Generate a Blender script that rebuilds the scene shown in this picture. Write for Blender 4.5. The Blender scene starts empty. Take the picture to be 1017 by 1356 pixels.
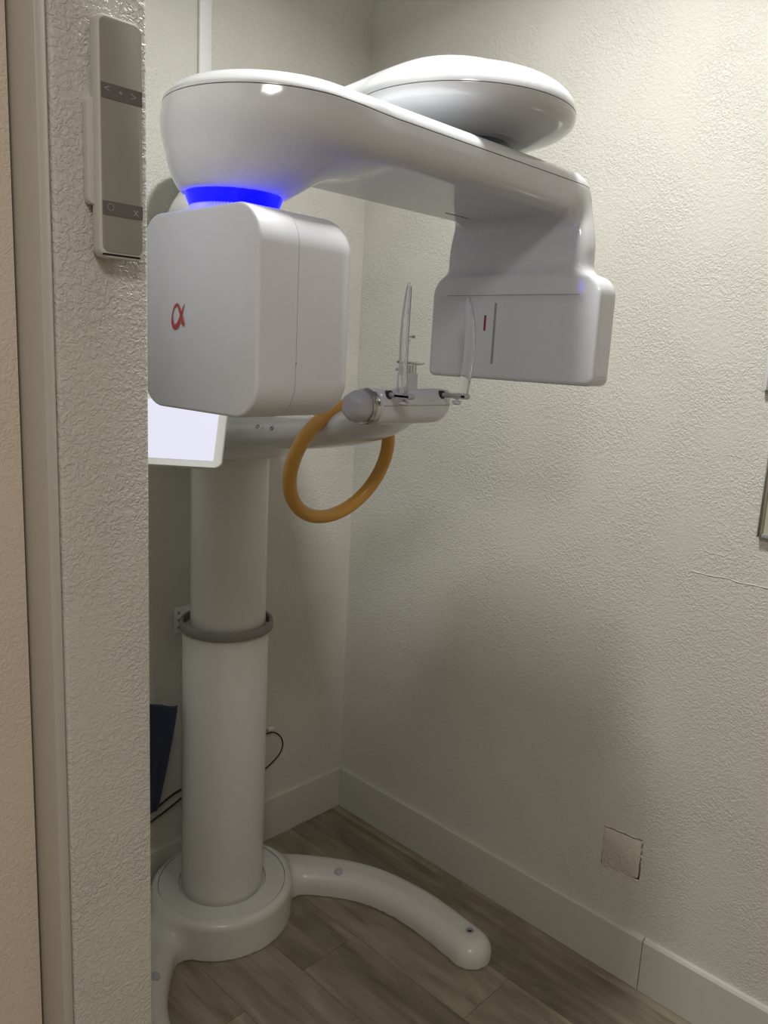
import bpy, bmesh, math, random
import numpy as np
from mathutils import Vector, Matrix
random.seed(7)
SC = bpy.context.scene
C = SC.collection

# ---------------------------------------------------------------- camera
CAM = Vector((-1.7214, -1.7851, 1.5))
yaw, pitch, roll = math.radians(46.3166), math.radians(11.2237), math.radians(2.9912)
F = Vector((math.sin(yaw) * math.cos(pitch), math.cos(yaw) * math.cos(pitch), -math.sin(pitch)))
R0 = Vector((math.cos(yaw), -math.sin(yaw), 0)); U0 = R0.cross(F)
RR = R0 * math.cos(roll) + U0 * math.sin(roll); UU = -R0 * math.sin(roll) + U0 * math.cos(roll)
cd = bpy.data.cameras.new('camera'); cam = bpy.data.objects.new('camera', cd); C.objects.link(cam)
cam.matrix_world = Matrix(((RR.x, UU.x, -F.x, CAM.x), (RR.y, UU.y, -F.y, CAM.y), (RR.z, UU.z, -F.z, CAM.z), (0, 0, 0, 1)))
cd.sensor_fit = 'HORIZONTAL'; cd.sensor_width = 36.0; cd.lens = 1064.17 / 1017 * 36.0
cd.clip_start = 0.02
SC.camera = cam

# ---------------------------------------------------------------- light
SC.view_settings.view_transform = 'Standard'; SC.view_settings.look = 'None'
SC.view_settings.gamma = 1.0; SC.view_settings.use_curve_mapping = False
SC.view_settings.exposure = 0.0
w = bpy.data.worlds.new('world'); SC.world = w; w.use_nodes = True
w.node_tree.nodes['Background'].inputs[0].default_value = (0.9, 0.88, 0.84, 1)
w.node_tree.nodes['Background'].inputs[1].default_value = 0.12

def area(name, loc, size, power, col, direction=(0, 0, -1), sizey=None, spread=180):
    l = bpy.data.lights.new(name, 'AREA'); l.energy = power; l.color = col
    l.shape = 'RECTANGLE'; l.size = size; l.size_y = sizey or size; l.spread = math.radians(spread)
    o = bpy.data.objects.new(name, l); C.objects.link(o); o.location = loc
    o.rotation_euler = Vector(direction).to_track_quat('-Z', 'Y').to_euler()
    return o
H = 2.70
area('alcove_lamp_light', (-0.72, -1.00, H - 0.035), 0.12, 20.0, (1.0, 1.0, 0.97), spread=150)
area('hall_fill_light', (-2.15, -2.3, H - 0.035), 0.5, 21.0, (1.0, 0.985, 0.95))  # added fill light behind the camera, no lamp seen there

# ---------------------------------------------------------------- materials
def nodes(name):
    m = bpy.data.materials.new(name); m.use_nodes = True
    nt = m.node_tree; return m, nt, nt.nodes['Principled BSDF']
def mat(name, col, rough=0.4, metal=0.0, coat=0.0, emis=None, es=0.0, noise=0.0, nscale=60, trans=0.0, ior=1.45, spec=0.5):
    m, nt, b = nodes(name)
    b.inputs['Roughness'].default_value = rough; b.inputs['Metallic'].default_value = metal
    b.inputs['Coat Weight'].default_value = coat; b.inputs['Coat Roughness'].default_value = 0.06
    b.inputs['Transmission Weight'].default_value = trans; b.inputs['IOR'].default_value = ior
    b.inputs['Specular IOR Level'].default_value = spec
    tc = nt.nodes.new('ShaderNodeTexCoord'); n = nt.nodes.new('ShaderNodeTexNoise')
    n.inputs['Scale'].default_value = nscale; n.inputs['Detail'].default_value = 3
    nt.links.new(tc.outputs['Object'], n.inputs['Vector'])
    r = nt.nodes.new('ShaderNodeValToRGB'); v = 0.03
    r.color_ramp.elements[0].color = (*[c * (1 - v) for c in col], 1); r.color_ramp.elements[1].color = (*[min(1, c * (1 + v)) for c in col], 1)
    nt.links.new(n.outputs['Fac'], r.inputs['Fac']); nt.links.new(r.outputs['Color'], b.inputs['Base Color'])
    if emis:
        b.inputs['Emission Color'].default_value = (*emis, 1); b.inputs['Emission Strength'].default_value = es
    if noise:
        bp = nt.nodes.new('ShaderNodeBump'); bp.inputs['Strength'].default_value = noise; bp.inputs['Distance'].default_value = 0.002
        nt.links.new(n.outputs['Fac'], bp.inputs['Height']); nt.links.new(bp.outputs['Normal'], b.inputs['Normal'])
    return m
def wall_mat(name, col, scale=95, dist=0.0022, strength=0.8, rough=0.5, stretch=(1, 1, 1)):
    m, nt, b = nodes(name)
    tc = nt.nodes.new('ShaderNodeTexCoord'); mp = nt.nodes.new('ShaderNodeMapping'); mp.inputs['Scale'].default_value = stretch
    nt.links.new(tc.outputs['Object'], mp.inputs['Vector'])
    n1 = nt.nodes.new('ShaderNodeTexNoise'); n1.inputs['Scale'].default_value = scale; n1.inputs['Detail'].default_value = 2.5; n1.inputs['Distortion'].default_value = 1.1
    n2 = nt.nodes.new('ShaderNodeTexNoise'); n2.inputs['Scale'].default_value = 2.3; n2.inputs['Detail'].default_value = 4
    n3 = nt.nodes.new('ShaderNodeTexNoise'); n3.inputs['Scale'].default_value = 7; n3.inputs['Detail'].default_value = 2
    for n in (n1, n2, n3): nt.links.new(mp.outputs['Vector'], n.inputs['Vector'])
    # plateau the fine noise like sprayed orange peel
    r = nt.nodes.new('ShaderNodeValToRGB'); r.color_ramp.elements[0].position = 0.42; r.color_ramp.elements[1].position = 0.60
    nt.links.new(n1.outputs['Fac'], r.inputs['Fac'])
    r3 = nt.nodes.new('ShaderNodeMapRange'); r3.inputs['From Min'].default_value = 0.35; r3.inputs['From Max'].default_value = 0.6
    r3.inputs['To Min'].default_value = 0.45; r3.inputs['To Max'].default_value = 1.0
    nt.links.new(n3.outputs['Fac'], r3.inputs['Value'])
    mu = nt.nodes.new('ShaderNodeMath'); mu.operation = 'MULTIPLY'
    nt.links.new(r.outputs['Color'], mu.inputs[0]); nt.links.new(r3.outputs['Result'], mu.inputs[1])
    bp = nt.nodes.new('ShaderNodeBump'); bp.inputs['Strength'].default_value = strength; bp.inputs['Distance'].default_value = dist
    nt.links.new(mu.outputs[0], bp.inputs['Height']); nt.links.new(bp.outputs['Normal'], b.inputs['Normal'])
    c = nt.nodes.new('ShaderNodeValToRGB')
    c.color_ramp.elements[0].color = (*[x * 0.95 for x in col], 1); c.color_ramp.elements[1].color = (*[min(1, x * 1.04) for x in col], 1)
    nt.links.new(n2.outputs['Fac'], c.inputs['Fac']); nt.links.new(c.outputs['Color'], b.inputs['Base Color'])
    b.inputs['Roughness'].default_value = rough; b.inputs['Specular IOR Level'].default_value = 0.4
    return m
def floor_mat():
    m, nt, b = nodes('wood_plank')
    tc = nt.nodes.new('ShaderNodeTexCoord'); oi = nt.nodes.new('ShaderNodeObjectInfo')
    mp = nt.nodes.new('ShaderNodeMapping'); mp.inputs['Scale'].default_value = (26, 2.2, 1)
    ofs = nt.nodes.new('ShaderNodeVectorMath'); ofs.operation = 'MULTIPLY_ADD'
    cmb = nt.nodes.new('ShaderNodeCombineXYZ')
    for i in range(3): nt.links.new(oi.outputs['Random'], cmb.inputs[i])
    ofs.inputs[1].default_value = (30, 70, 10)
    nt.links.new(cmb.outputs[0], ofs.inputs[0]); nt.links.new(tc.outputs['Object'], ofs.inputs[2])
    nt.links.new(ofs.outputs[0], mp.inputs['Vector'])
    n1 = nt.nodes.new('ShaderNodeTexNoise'); n1.inputs['Scale'].default_value = 1.0; n1.inputs['Detail'].default_value = 6; n1.inputs['Roughness'].default_value = 0.6; n1.inputs['Distortion'].default_value = 0.6
    nt.links.new(mp.outputs[0], n1.inputs['Vector'])
    n2 = nt.nodes.new('ShaderNodeTexNoise'); n2.inputs['Scale'].default_value = 5.0; n2.inputs['Detail'].default_value = 5; n2.inputs['Distortion'].default_value = 1.2
    mp2 = nt.nodes.new('ShaderNodeMapping'); mp2.inputs['Scale'].default_value = (1.6, 0.6, 1)
    nt.links.new(ofs.outputs[0], mp2.inputs['Vector']); nt.links.new(mp2.outputs[0], n2.inputs['Vector'])
    r1 = nt.nodes.new('ShaderNodeValToRGB')
    r1.color_ramp.elements[0].position = 0.3; r1.color_ramp.elements[0].color = (0.18, 0.150, 0.105, 1)
    r1.color_ramp.elements[1].position = 0.72; r1.color_ramp.elements[1].color = (0.37, 0.325, 0.245, 1)
    nt.links.new(n1.outputs['Fac'], r1.inputs['Fac'])
    r2 = nt.nodes.new('ShaderNodeValToRGB')
    r2.color_ramp.elements[0].position = 0.32; r2.color_ramp.elements[0].color = (0.55, 0.53, 0.5, 1)
    r2.color_ramp.elements[1].position = 0.62; r2.color_ramp.elements[1].color = (1.12, 1.12, 1.12, 1)
    nt.links.new(n2.outputs['Fac'], r2.inputs['Fac'])
    mx = nt.nodes.new('ShaderNodeMix'); mx.data_type = 'RGBA'; mx.blend_type = 'MULTIPLY'; mx.inputs['Factor'].default_value = 0.75
    nt.links.new(r1.outputs['Color'], mx.inputs['A']); nt.links.new(r2.outputs['Color'], mx.inputs['B'])
    mr = nt.nodes.new('ShaderNodeMapRange'); mr.inputs['To Min'].default_value = 0.78; mr.inputs['To Max'].default_value = 1.22
    nt.links.new(oi.outputs['Random'], mr.inputs['Value'])
    hs = nt.nodes.new('ShaderNodeHueSaturation'); nt.links.new(mx.outputs['Result'], hs.inputs['Color']); nt.links.new(mr.outputs['Result'], hs.inputs['Value'])
    nt.links.new(hs.outputs['Color'], b.inputs['Base Color'])
    bp = nt.nodes.new('ShaderNodeBump'); bp.inputs['Strength'].default_value = 0.25; bp.inputs['Distance'].default_value = 0.001
    nt.links.new(n1.outputs['Fac'], bp.inputs['Height']); nt.links.new(bp.outputs['Normal'], b.inputs['Normal'])
    b.inputs['Roughness'].default_value = 0.55
    return m
WALL = (0.590, 0.580, 0.525)
M = dict(
    wall=wall_mat('wall_paint', WALL, scale=140, dist=0.0012, strength=0.7),
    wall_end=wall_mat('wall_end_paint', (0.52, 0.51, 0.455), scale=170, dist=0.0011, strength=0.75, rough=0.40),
    wall_pink=wall_mat('hall_wall_warm_light', (0.62, 0.53, 0.44), scale=190, dist=0.0007, strength=0.6),  # pink tint puts the warm hallway light into the wall colour
    ceil=wall_mat('ceiling_paint', (0.72, 0.70, 0.65)),
    trim=mat('trim_paint', (0.53, 0.53, 0.47), 0.38),
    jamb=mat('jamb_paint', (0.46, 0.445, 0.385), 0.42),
    raceway=mat('raceway_plastic', (0.70, 0.70, 0.70), 0.4),
    floor=floor_mat(),
    sub=mat('subfloor', (0.05, 0.045, 0.04), 0.8),
    gloss=mat('gloss_white', (0.59, 0.605, 0.63), 0.12, coat=0.3),
    satin=mat('satin_white', (0.61, 0.62, 0.66), 0.36),
    column=mat('column_white', (0.59, 0.59, 0.56), 0.24),
    base=mat('base_white', (0.60, 0.595, 0.555), 0.26),
    grey=mat('grey_plastic', (0.20, 0.195, 0.18), 0.45),
    lightgrey=mat('light_grey_plastic', (0.45, 0.46, 0.48), 0.4),
    pivot=mat('pivot_dark', (0.06, 0.085, 0.10), 0.4),
    slit=mat('slit_grey', (0.26, 0.27, 0.27), 0.5),
    laser=mat('laser_window', (0.22, 0.015, 0.045), 0.25),
    red=mat('emblem_red', (0.42, 0.035, 0.035), 0.4),
    blue=mat('ring_glow', (0.0, 0.0, 0.2), 0.3, emis=(0.0, 0.0, 1.0), es=12.0),
    frost=mat('frosted_ribs', (0.60, 0.60, 0.68), 0.3),
    screen=mat('screen_glow', (0.02, 0.02, 0.02), 0.3, emis=(0.76, 0.76, 0.88), es=1.0),
    frame=mat('tablet_frame', (0.62, 0.62, 0.60), 0.35),
    orange=mat('amber_plastic', (0.58, 0.31, 0.065), 0.33, noise=0.05),
    knob=mat('knob_grey', (0.42, 0.42, 0.45), 0.4),
    chrome=mat('chrome', (0.6, 0.6, 0.6), 0.15, metal=1.0),
    steel=mat('dark_steel', (0.42, 0.42, 0.41), 0.4, metal=0.5),
    black=mat('black_rubber', (0.008, 0.008, 0.009), 0.45),
    ink=mat('print_ink', (0.08, 0.08, 0.08), 0.5),
    navy=mat('navy_vinyl', (0.013, 0.020, 0.045), 0.5, noise=0.3, nscale=120),
    remote=mat('remote_shell', (0.50, 0.50, 0.46), 0.22, coat=0.3),
    remote_face=mat('remote_face', (0.255, 0.245, 0.22), 0.12, coat=0.6),
    remote_band=mat('remote_band', (0.125, 0.12, 0.115), 0.18),
    remote_ink=mat('remote_print', (0.27, 0.27, 0.26), 0.3),
    panel_in=mat('panel_green', (0.42, 0.42, 0.31), 0.35),
    patch=wall_mat('patch_paint', (0.56, 0.54, 0.47), scale=60, dist=0.0015),
    crack=mat('crack_dark', (0.03, 0.025, 0.02), 0.9),
)
m, nt, b = nodes('clear_plastic'); M['clear'] = m
b.inputs['Base Color'].default_value = (0.95, 0.97, 0.96, 1); b.inputs['Roughness'].default_value = 0.05
b.inputs['Transmission Weight'].default_value = 0.86; b.inputs['IOR'].default_value = 1.40
tcn = nt.nodes.new('ShaderNodeTexCoord'); nn = nt.nodes.new('ShaderNodeTexNoise'); nn.inputs['Scale'].default_value = 40
mrn = nt.nodes.new('ShaderNodeMapRange'); mrn.inputs['To Min'].default_value = 0.03; mrn.inputs['To Max'].default_value = 0.1
nt.links.new(tcn.outputs['Object'], nn.inputs['Vector']); nt.links.new(nn.outputs['Fac'], mrn.inputs['Value']); nt.links.new(mrn.outputs['Result'], b.inputs['Roughness'])

# ---------------------------------------------------------------- helpers
def link(name, me, material, parent=None, smooth=None, label=None):
    o = bpy.data.objects.new(name, me); C.objects.link(o)
    if material is not None: me.materials.append(M[material] if isinstance(material, str) else material)
    if parent: o.parent = parent
    if label: o['label'] = label
    if smooth is not None:
        if smooth >= 180:
            me.polygons.foreach_set('use_smooth', [True] * len(me.polygons))
        else:
            me.polygons.foreach_set('use_smooth', [True] * len(me.polygons)); me.set_sharp_from_angle(angle=math.radians(smooth))
    me.update()
    return o
def from_bm(name, bm, material, parent=None, smooth=None, label=None):
    bmesh.ops.recalc_face_normals(bm, faces=bm.faces)
    me = bpy.data.meshes.new(name); bm.to_mesh(me); bm.free()
    return link(name, me, material, parent, smooth, label)
def box(name, x0, x1, y0, y1, z0, z1, material, parent=None, bev=0.0, seg=2, label=None, mtx=None):
    bm = bmesh.new(); bmesh.ops.create_cube(bm, size=1)
    for v in bm.verts:
        v.co = Vector(((x0 + x1) / 2 + v.co.x * (x1 - x0), (y0 + y1) / 2 + v.co.y * (y1 - y0), (z0 + z1) / 2 + v.co.z * (z1 - z0)))
    if bev: bmesh.ops.bevel(bm, geom=bm.edges[:], offset=bev, segments=seg, profile=0.5, affect='EDGES')
    if mtx: bm.transform(mtx)
    return from_bm(name, bm, material, parent, 40 if bev else None, label)
def struct(o): o['kind'] = 'structure'; return o
def thing(name, label, cat, loc):
    o = bpy.data.objects.new(name, None); C.objects.link(o); o.location = loc; o.empty_display_size = 0.05
    o['label'] = label; o['category'] = cat; return o
def keep(o, parent):                      # parent without moving (geometry is written in world coordinates)
    o.parent = parent; o.matrix_parent_inverse = Matrix.Translation(-parent.location) if parent.parent is None else Matrix.Identity(4)
    return o
def loft(rings, cap=True):
    bm = bmesh.new(); vs = [[bm.verts.new(p) for p in r] for r in rings]
    for a, b_ in zip(vs, vs[1:]):
        n = len(a)
        for i in range(n): bm.faces.new((a[i], a[(i + 1) % n], b_[(i + 1) % n], b_[i]))
    if cap: bm.faces.new(vs[0]); bm.faces.new(vs[-1])
    return bm
def lathe(prof, axis_o, ax=Vector((0, 0, 1)), n=64, cap=True):
    ax = ax.normalized(); u = ax.orthogonal().normalized(); v = ax.cross(u)
    return loft([[axis_o + ax * h + (u * math.cos(2 * math.pi * k / n) + v * math.sin(2 * math.pi * k / n)) * r for k in range(n)] for r, h in prof], cap)
def catmull(pts, n=12, closed=False):
    pts = [Vector(p) for p in pts]; out = []
    N = len(pts)
    for i in range(N if closed else N - 1):
        g = (lambda k: pts[k % N]) if closed else (lambda k: pts[max(0, min(N - 1, k))])
        p0, p1, p2, p3 = g(i - 1), g(i), g(i + 1), g(i + 2)
        for k in range(n):
            t = k / n
            out.append(0.5 * ((2 * p1) + (-p0 + p2) * t + (2 * p0 - 5 * p1 + 4 * p2 - p3) * t * t + (-p0 + 3 * p1 - 3 * p2 + p3) * t ** 3))
    if not closed: out.append(pts[-1])
    return out
def tube(pts, r, n=10, closed=False, sx=1.0, up=None):
    rings = []; N = len(pts); prev = None
    for i, p in enumerate(pts):
        t = (pts[(i + 1) % N] - pts[i - 1]) if closed else (pts[min(i + 1, N - 1)] - pts[max(i - 1, 0)])
        t.normalize()
        a = up.copy() if up else (prev or t.orthogonal())
        a = (a - t * a.dot(t)).normalized(); prev = a; b_ = t.cross(a)
        rr = r(i / (N - 1)) if callable(r) else r
        rings.append([p + a * math.cos(2 * math.pi * k / n) * rr * sx + b_ * math.sin(2 * math.pi * k / n) * rr for k in range(n)])
    if closed: rings.append(rings[0]); 
    if closed:
        bm = bmesh.new(); vs = [[bm.verts.new(p) for p in r_] for r_ in rings[:-1]]
        for i in range(len(vs)):
            a, b_ = vs[i], vs[(i + 1) % len(vs)]
            for k in range(n): bm.faces.new((a[k], a[(k + 1) % n], b_[(k + 1) % n], b_[k]))
        return bm
    return loft(rings)
def rrect(hw, hh, r, n=8):               # rounded rectangle outline
    out = []
    for cx, cy, a0 in ((hw - r, hh - r, 0), (-hw + r, hh - r, 90), (-hw + r, -hh + r, 180), (hw - r, -hh + r, 270)):
        for k in range(n + 1):
            a = math.radians(a0 + 90 * k / n); out.append((cx + r * math.cos(a), cy + r * math.sin(a)))
    return out
def split_z(me, z, gap):                  # cut a mesh by a thin horizontal seam: returns (upper, lower) bmeshes, each closed
    out = []
    for s, zz in ((1, z + gap / 2), (-1, z - gap / 2)):
        bm = bmesh.new(); bm.from_mesh(me)
        g = bmesh.ops.bisect_plane(bm, geom=bm.verts[:] + bm.edges[:] + bm.faces[:], plane_co=(0, 0, zz), plane_no=(0, 0, -s), clear_outer=True)
        ed = [e for e in g['geom_cut'] if isinstance(e, bmesh.types.BMEdge)]
        bmesh.ops.holes_fill(bm, edges=ed, sides=0); out.append(bm)
    return out
# --- distance fields -> mesh (surface nets)
def smin(a, b_, k):
    h = np.clip(0.5 + 0.5 * (b_ - a) / k, 0, 1); return b_ * (1 - h) + a * h - k * h * (1 - h)
def smax(a, b_, k): return -smin(-a, -b_, k)
def rbox2(x, y, cx, cy, hx, hy, r):
    qx = np.abs(x - cx) - hx + r; qy = np.abs(y - cy) - hy + r
    return np.minimum(np.maximum(qx, qy), 0) + np.hypot(np.maximum(qx, 0), np.maximum(qy, 0)) - r
def extrude(d2, z, z0, z1, rt, rb):
    zc = (z0 + z1) / 2; r = np.where(z > zc, rt, rb); wx = d2 + r; wy = np.abs(z - zc) - (z1 - z0) / 2 + r
    return np.minimum(np.maximum(wx, wy), 0) + np.hypot(np.maximum(wx, 0), np.maximum(wy, 0)) - r
def sdf_mesh(f, lo, hi, h):
    ax = [np.arange(l, u + h, h) for l, u in zip(lo, hi)]
    X, Y, Z = np.meshgrid(*ax, indexing='ij'); D = f(X, Y, Z); S = D < 0
    sh = np.array(D.shape) - 1
    idx = -np.ones(tuple(sh), int); acc = np.zeros((*sh, 3)); cnt = np.zeros(tuple(sh))
    corners = [(i, j, k) for i in (0, 1) for j in (0, 1) for k in (0, 1)]
    sub = lambda A, c: A[c[0]:c[0] + sh[0], c[1]:c[1] + sh[1], c[2]:c[2] + sh[2]]
    for c in corners:
        for a in range(3):
            if c[a] == 0:
                c2 = list(c); c2[a] = 1
                d0, d1 = sub(D, c), sub(D, c2); cr = (d0 < 0) != (d1 < 0)
                t = np.where(cr, d0 / np.where(cr, d0 - d1, 1), 0)
                for q in range(3):
                    acc[..., q] += np.where(cr, (c[q] if q != a else t), 0)
                cnt += cr
    m_ = cnt > 0; n = int(m_.sum()); idx[m_] = np.arange(n)
    cell = np.argwhere(m_); V = (cell + acc[m_] / cnt[m_][:, None]) * h + np.array(lo)
    e = h * 0.05
    for _ in range(3):                    # pull the vertices onto the surface
        x, y, z = V.T; d = f(x, y, z)
        g = np.stack([f(x + e, y, z) - f(x - e, y, z), f(x, y + e, z) - f(x, y - e, z), f(x, y, z + e) - f(x, y, z - e)], 1) / (2 * e)
        V = V - np.clip(d, -h, h)[:, None] * g / np.maximum((g * g).sum(1), 0.2)[:, None]
    faces = []
    for a in range(3):
        b1, b2 = (a + 1) % 3, (a + 2) % 3
        s0 = [slice(None)] * 3; s1 = [slice(None)] * 3; s0[a] = slice(0, -1); s1[a] = slice(1, None)
        A, B = S[tuple(s0)], S[tuple(s1)]; cr = np.argwhere(A != B)
        cr = cr[(cr[:, b1] > 0) & (cr[:, b2] > 0) & (cr[:, b1] < sh[b1]) & (cr[:, b2] < sh[b2])]
        inside = A[tuple(cr.T)]
        def at(o1, o2):
            q = cr.copy(); q[:, b1] -= o1; q[:, b2] -= o2; return idx[tuple(q.T)]
        q = np.stack([at(1, 1), at(0, 1), at(0, 0), at(1, 0)], 1)
        q[~inside] = q[~inside][:, ::-1]; faces.append(q)
    Fq = np.concatenate(faces); Fq = Fq[(Fq >= 0).all(1)]
    me = bpy.data.meshes.new('m'); me.vertices.add(len(V)); me.vertices.foreach_set('co', V.astype(np.float32).ravel())
    me.loops.add(Fq.size); me.loops.foreach_set('vertex_index', Fq.ravel().astype(np.int32))
    me.polygons.add(len(Fq)); me.polygons.foreach_set('loop_start', np.arange(0, Fq.size, 4, dtype=np.int32))
    me.update(calc_edges=True); me.validate()
    return me
def text_bm(s, size, mtx, depth=0.0004):
    cu = bpy.data.curves.new('t', 'FONT'); cu.body = s; cu.size = size; cu.extrude = depth; cu.align_x = 'CENTER'; cu.align_y = 'CENTER'
    o = bpy.data.objects.new('t', cu); C.objects.link(o)
    me = bpy.data.meshes.new_from_object(o.evaluated_get(bpy.context.evaluated_depsgraph_get()))
    bpy.data.objects.remove(o); bm = bmesh.new(); bm.from_mesh(me); bm.transform(mtx); return bm
def frame(o, x, y, z): return Matrix(((x[0], y[0], z[0], o[0]), (x[1], y[1], z[1], o[1]), (x[2], y[2], z[2], o[2]), (0, 0, 0, 1)))

# ================================================================ the room
FX0, FY0 = -3.0, -3.4
fl = struct(box('floor', FX0, 0.10, FY0, 0.10, -0.12, -0.008, 'sub'))
PW, PL, GAP = 0.178, 1.22, 0.0009
edge = -0.042; col = 0; x1 = 0.0
while x1 > FX0:
    x0 = max(FX0, edge - PW * (col - 1) - PW) if col else -0.042
    x0 = -0.042 if col == 0 else max(FX0, -0.042 - PW * col)
    phase = {0: -0.552, 1: -1.25, 2: -0.86, 3: -0.497}.get(col, -random.uniform(0.1, 1.2))
    if col == 3: phase = -0.497
    y1 = 0.0; y0 = phase
    while y0 > 0: y0 -= PL
    while y1 > FY0:
        ya = max(y0, FY0)
        box('plank', x0 + GAP / 2, x1 - GAP / 2, ya + GAP / 2, y1 - GAP / 2, -0.008, 0.0, 'floor', fl)
        y1 = y0; y0 -= PL
    x1 = x0; col += 1
struct(box('ceiling', FX0, 0.10, FY0, 0.10, H, H + 0.1, 'ceil'))
struct(box('wall_back', -1.371, 0.0, 0.0, 0.10, -0.008, H, 'wall'))
PX0, PX1, PY = -1.371, -1.273, -1.0
bm = bmesh.new(); bmesh.ops.create_cube(bm, size=1)
for v in bm.verts: v.co = Vector(((PX0 + PX1) / 2 + v.co.x * (PX1 - PX0), (PY - 0.0) / 2 + v.co.y * (0 - PY), H / 2 + v.co.z * H))
ed = [e for e in bm.edges if abs(e.verts[0].co.y - PY) < 1e-4 and abs(e.verts[1].co.y - PY) < 1e-4 and abs(e.verts[0].co.z - e.verts[1].co.z) > 1]
bmesh.ops.bevel(bm, geom=ed, offset=0.0035, segments=3, profile=0.5, affect='EDGES')
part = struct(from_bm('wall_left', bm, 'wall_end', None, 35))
# smooth jamb board on the partition's left face, then the hall wall
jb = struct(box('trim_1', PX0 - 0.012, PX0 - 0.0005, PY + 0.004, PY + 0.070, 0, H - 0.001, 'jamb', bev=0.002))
struct(box('wall_hall', FX0, PX0 - 0.014, PY + 0.062, PY + 0.16, -0.008, H, 'wall_pink'))
struct(box('wall_hall_left', FX0 - 0.1, FX0, FY0, 0.1, -0.008, H, 'wall_pink'))
struct(box('wall_front', FX0 - 0.1, 0.1, FY0 - 0.1, FY0, -0.008, H, 'wall_pink'))

# right wall with the cut and refitted square of plaster
PYa, PYb, PZa, PZb = -0.957, -1.058, 0.274, 0.376
bm = bmesh.new()
def patch_outline(grow, rnd, seed):
    rs = random.Random(seed); pts = []
    cs = [(PYa + grow, PZb - 0.002 + grow), (PYb - grow, PZb + 0.004 + grow), (PYb - grow - 0.001, PZa + 0.006 - grow), (PYa + grow - 0.004, PZa - 0.008 - grow)]
    for i in range(4):
        a, b_ = cs[i], cs[(i + 1) % 4]
        for k in range(9):
            t = k / 9; pts.append((a[0] * (1 - t) + b_[0] * t + rs.uniform(-rnd, rnd), a[1] * (1 - t) + b_[1] * t + rs.uniform(-rnd, rnd)))
    return pts
hole = patch_outline(0.0016, 0.0017, 3); n = len(hole)
outer = []
for i in range(4):
    a, b_ = [(0.0, H), (FY0, H), (FY0, -0.008), (0.0, -0.008)][i], [(0.0, H), (FY0, H), (FY0, -0.008), (0.0, -0.008)][(i + 1) % 4]
    for k in range(9): t = k / 9; outer.append((a[0] * (1 - t) + b_[0] * t, a[1] * (1 - t) + b_[1] * t))
vo = [bm.verts.new((0, y, z)) for y, z in outer]; vh = [bm.verts.new((0, y, z)) for y, z in hole]; vd = [bm.verts.new((0.012, y, z)) for y, z in hole]
vb = [bm.verts.new((0.1, y, z)) for y, z in outer]
for i in range(n):
    j = (i + 1) % n
    bm.faces.new((vo[i], vo[j], vh[j], vh[i])); bm.faces.new((vh[i], vh[j], vd[j], vd[i])); bm.faces.new((vb[i], vb[j], vo[j], vo[i]))
bm.faces.new(vd); bm.faces.new(vb)
hole_faces = [f for f in bm.faces if max(v.co.x for v in f.verts) > 0.005 and all(abs(v.co.x - 0.1) > 0.01 for v in f.verts)]
for f in hole_faces: f.material_index = 1
wr = struct(from_bm('wall_right', bm, 'wall')); wr.data.materials.append(M['crack'])
pts = [(y + 0.0022, z - 0.0022) for y, z in patch_outline(-0.0006, 0.0011, 11)]
bm = loft([[Vector((0.011, y, z)) for y, z in pts], [Vector((-0.0004, y, z)) for y, z in pts], [Vector((-0.0012, PYc + (y - PYc) * 0.97, PZc + (z - PZc) * 0.97)) for PYc, PZc in ((-1.0075, 0.325),) for y, z in pts]])
from_bm('plaster_patch', bm, 'patch', wr, 50, 'cut-out square of plaster set back with ragged dark joints')
rs = random.Random(5)
for (ya, za, yb, zb) in ((PYb, PZb + 0.004, PYb - 0.001, PZa + 0.05), (PYa, PZb, PYb, PZb + 0.004), (PYb, PZa, PYa, PZa - 0.008)):
    ps = [Vector((-0.0004, ya + (yb - ya) * t / 10 + rs.uniform(-.0012, .0012), za + (zb - za) * t / 10 + rs.uniform(-.0012, .0012))) for t in range(11)]
    from_bm('plaster_ridge', tube(catmull(ps, 3), lambda t: 0.0011 + 0.0008 * math.sin(t * 19), 6), 'wall', wr, 180)
for (y0, z0, y1, z1, r) in ((-1.088, 1.063, -1.30, 1.058, 0.0016), (-1.10, 1.113, -1.17, 1.106, 0.0011), (-1.13, 1.325, -1.165, 1.323, 0.0013), (-1.07, 1.33, -1.095, 1.333, 0.0009)):
    ps = [Vector((0.0002, y0 + (y1 - y0) * t / 8, z0 + (z1 - z0) * t / 8 + rs.uniform(-.002, .002))) for t in range(9)]
    from_bm('paint_ridge', tube(catmull(ps, 4), lambda t, r=r: r * (0.6 + 0.4 * math.sin(t * 23) ** 2), 6), 'wall', wr, 180)

# baseboards
def board_bm(p0, p1, nrm, h=0.140, t=0.014):
    p0, p1, nrm = Vector(p0), Vector(p1), Vector(nrm)
    prof = [(0, 0.001), (t, 0.001), (t, h - 0.006), (t - 0.0035, h), (0, h)]
    return loft([[q + nrm * a + Vector((0, 0, z)) for a, z in prof] for q in (p0, p1)])
br = bpy.data.objects.new('baseboard_right', None); C.objects.link(br); br['kind'] = 'structure'
from_bm('board', board_bm((-0.0002, -0.001, 0), (-0.0002, -1.0935, 0), (-1, 0, 0)), 'trim', br)
from_bm('board', board_bm((-0.0002, -1.0955, 0), (-0.0002, FY0 + 0.01, 0), (-1, 0, 0)), 'trim', br)
struct(from_bm('baseboard_back', board_bm((-0.0145, -0.0002, 0), (PX1 + 0.001, -0.0002, 0), (0, -1, 0)), 'trim'))
struct(from_bm('baseboard_left', board_bm((PX1 + 0.0002, -0.016, 0), (PX1 + 0.0002, PY + 0.01, 0), (1, 0, 0)), 'trim'))
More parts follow.
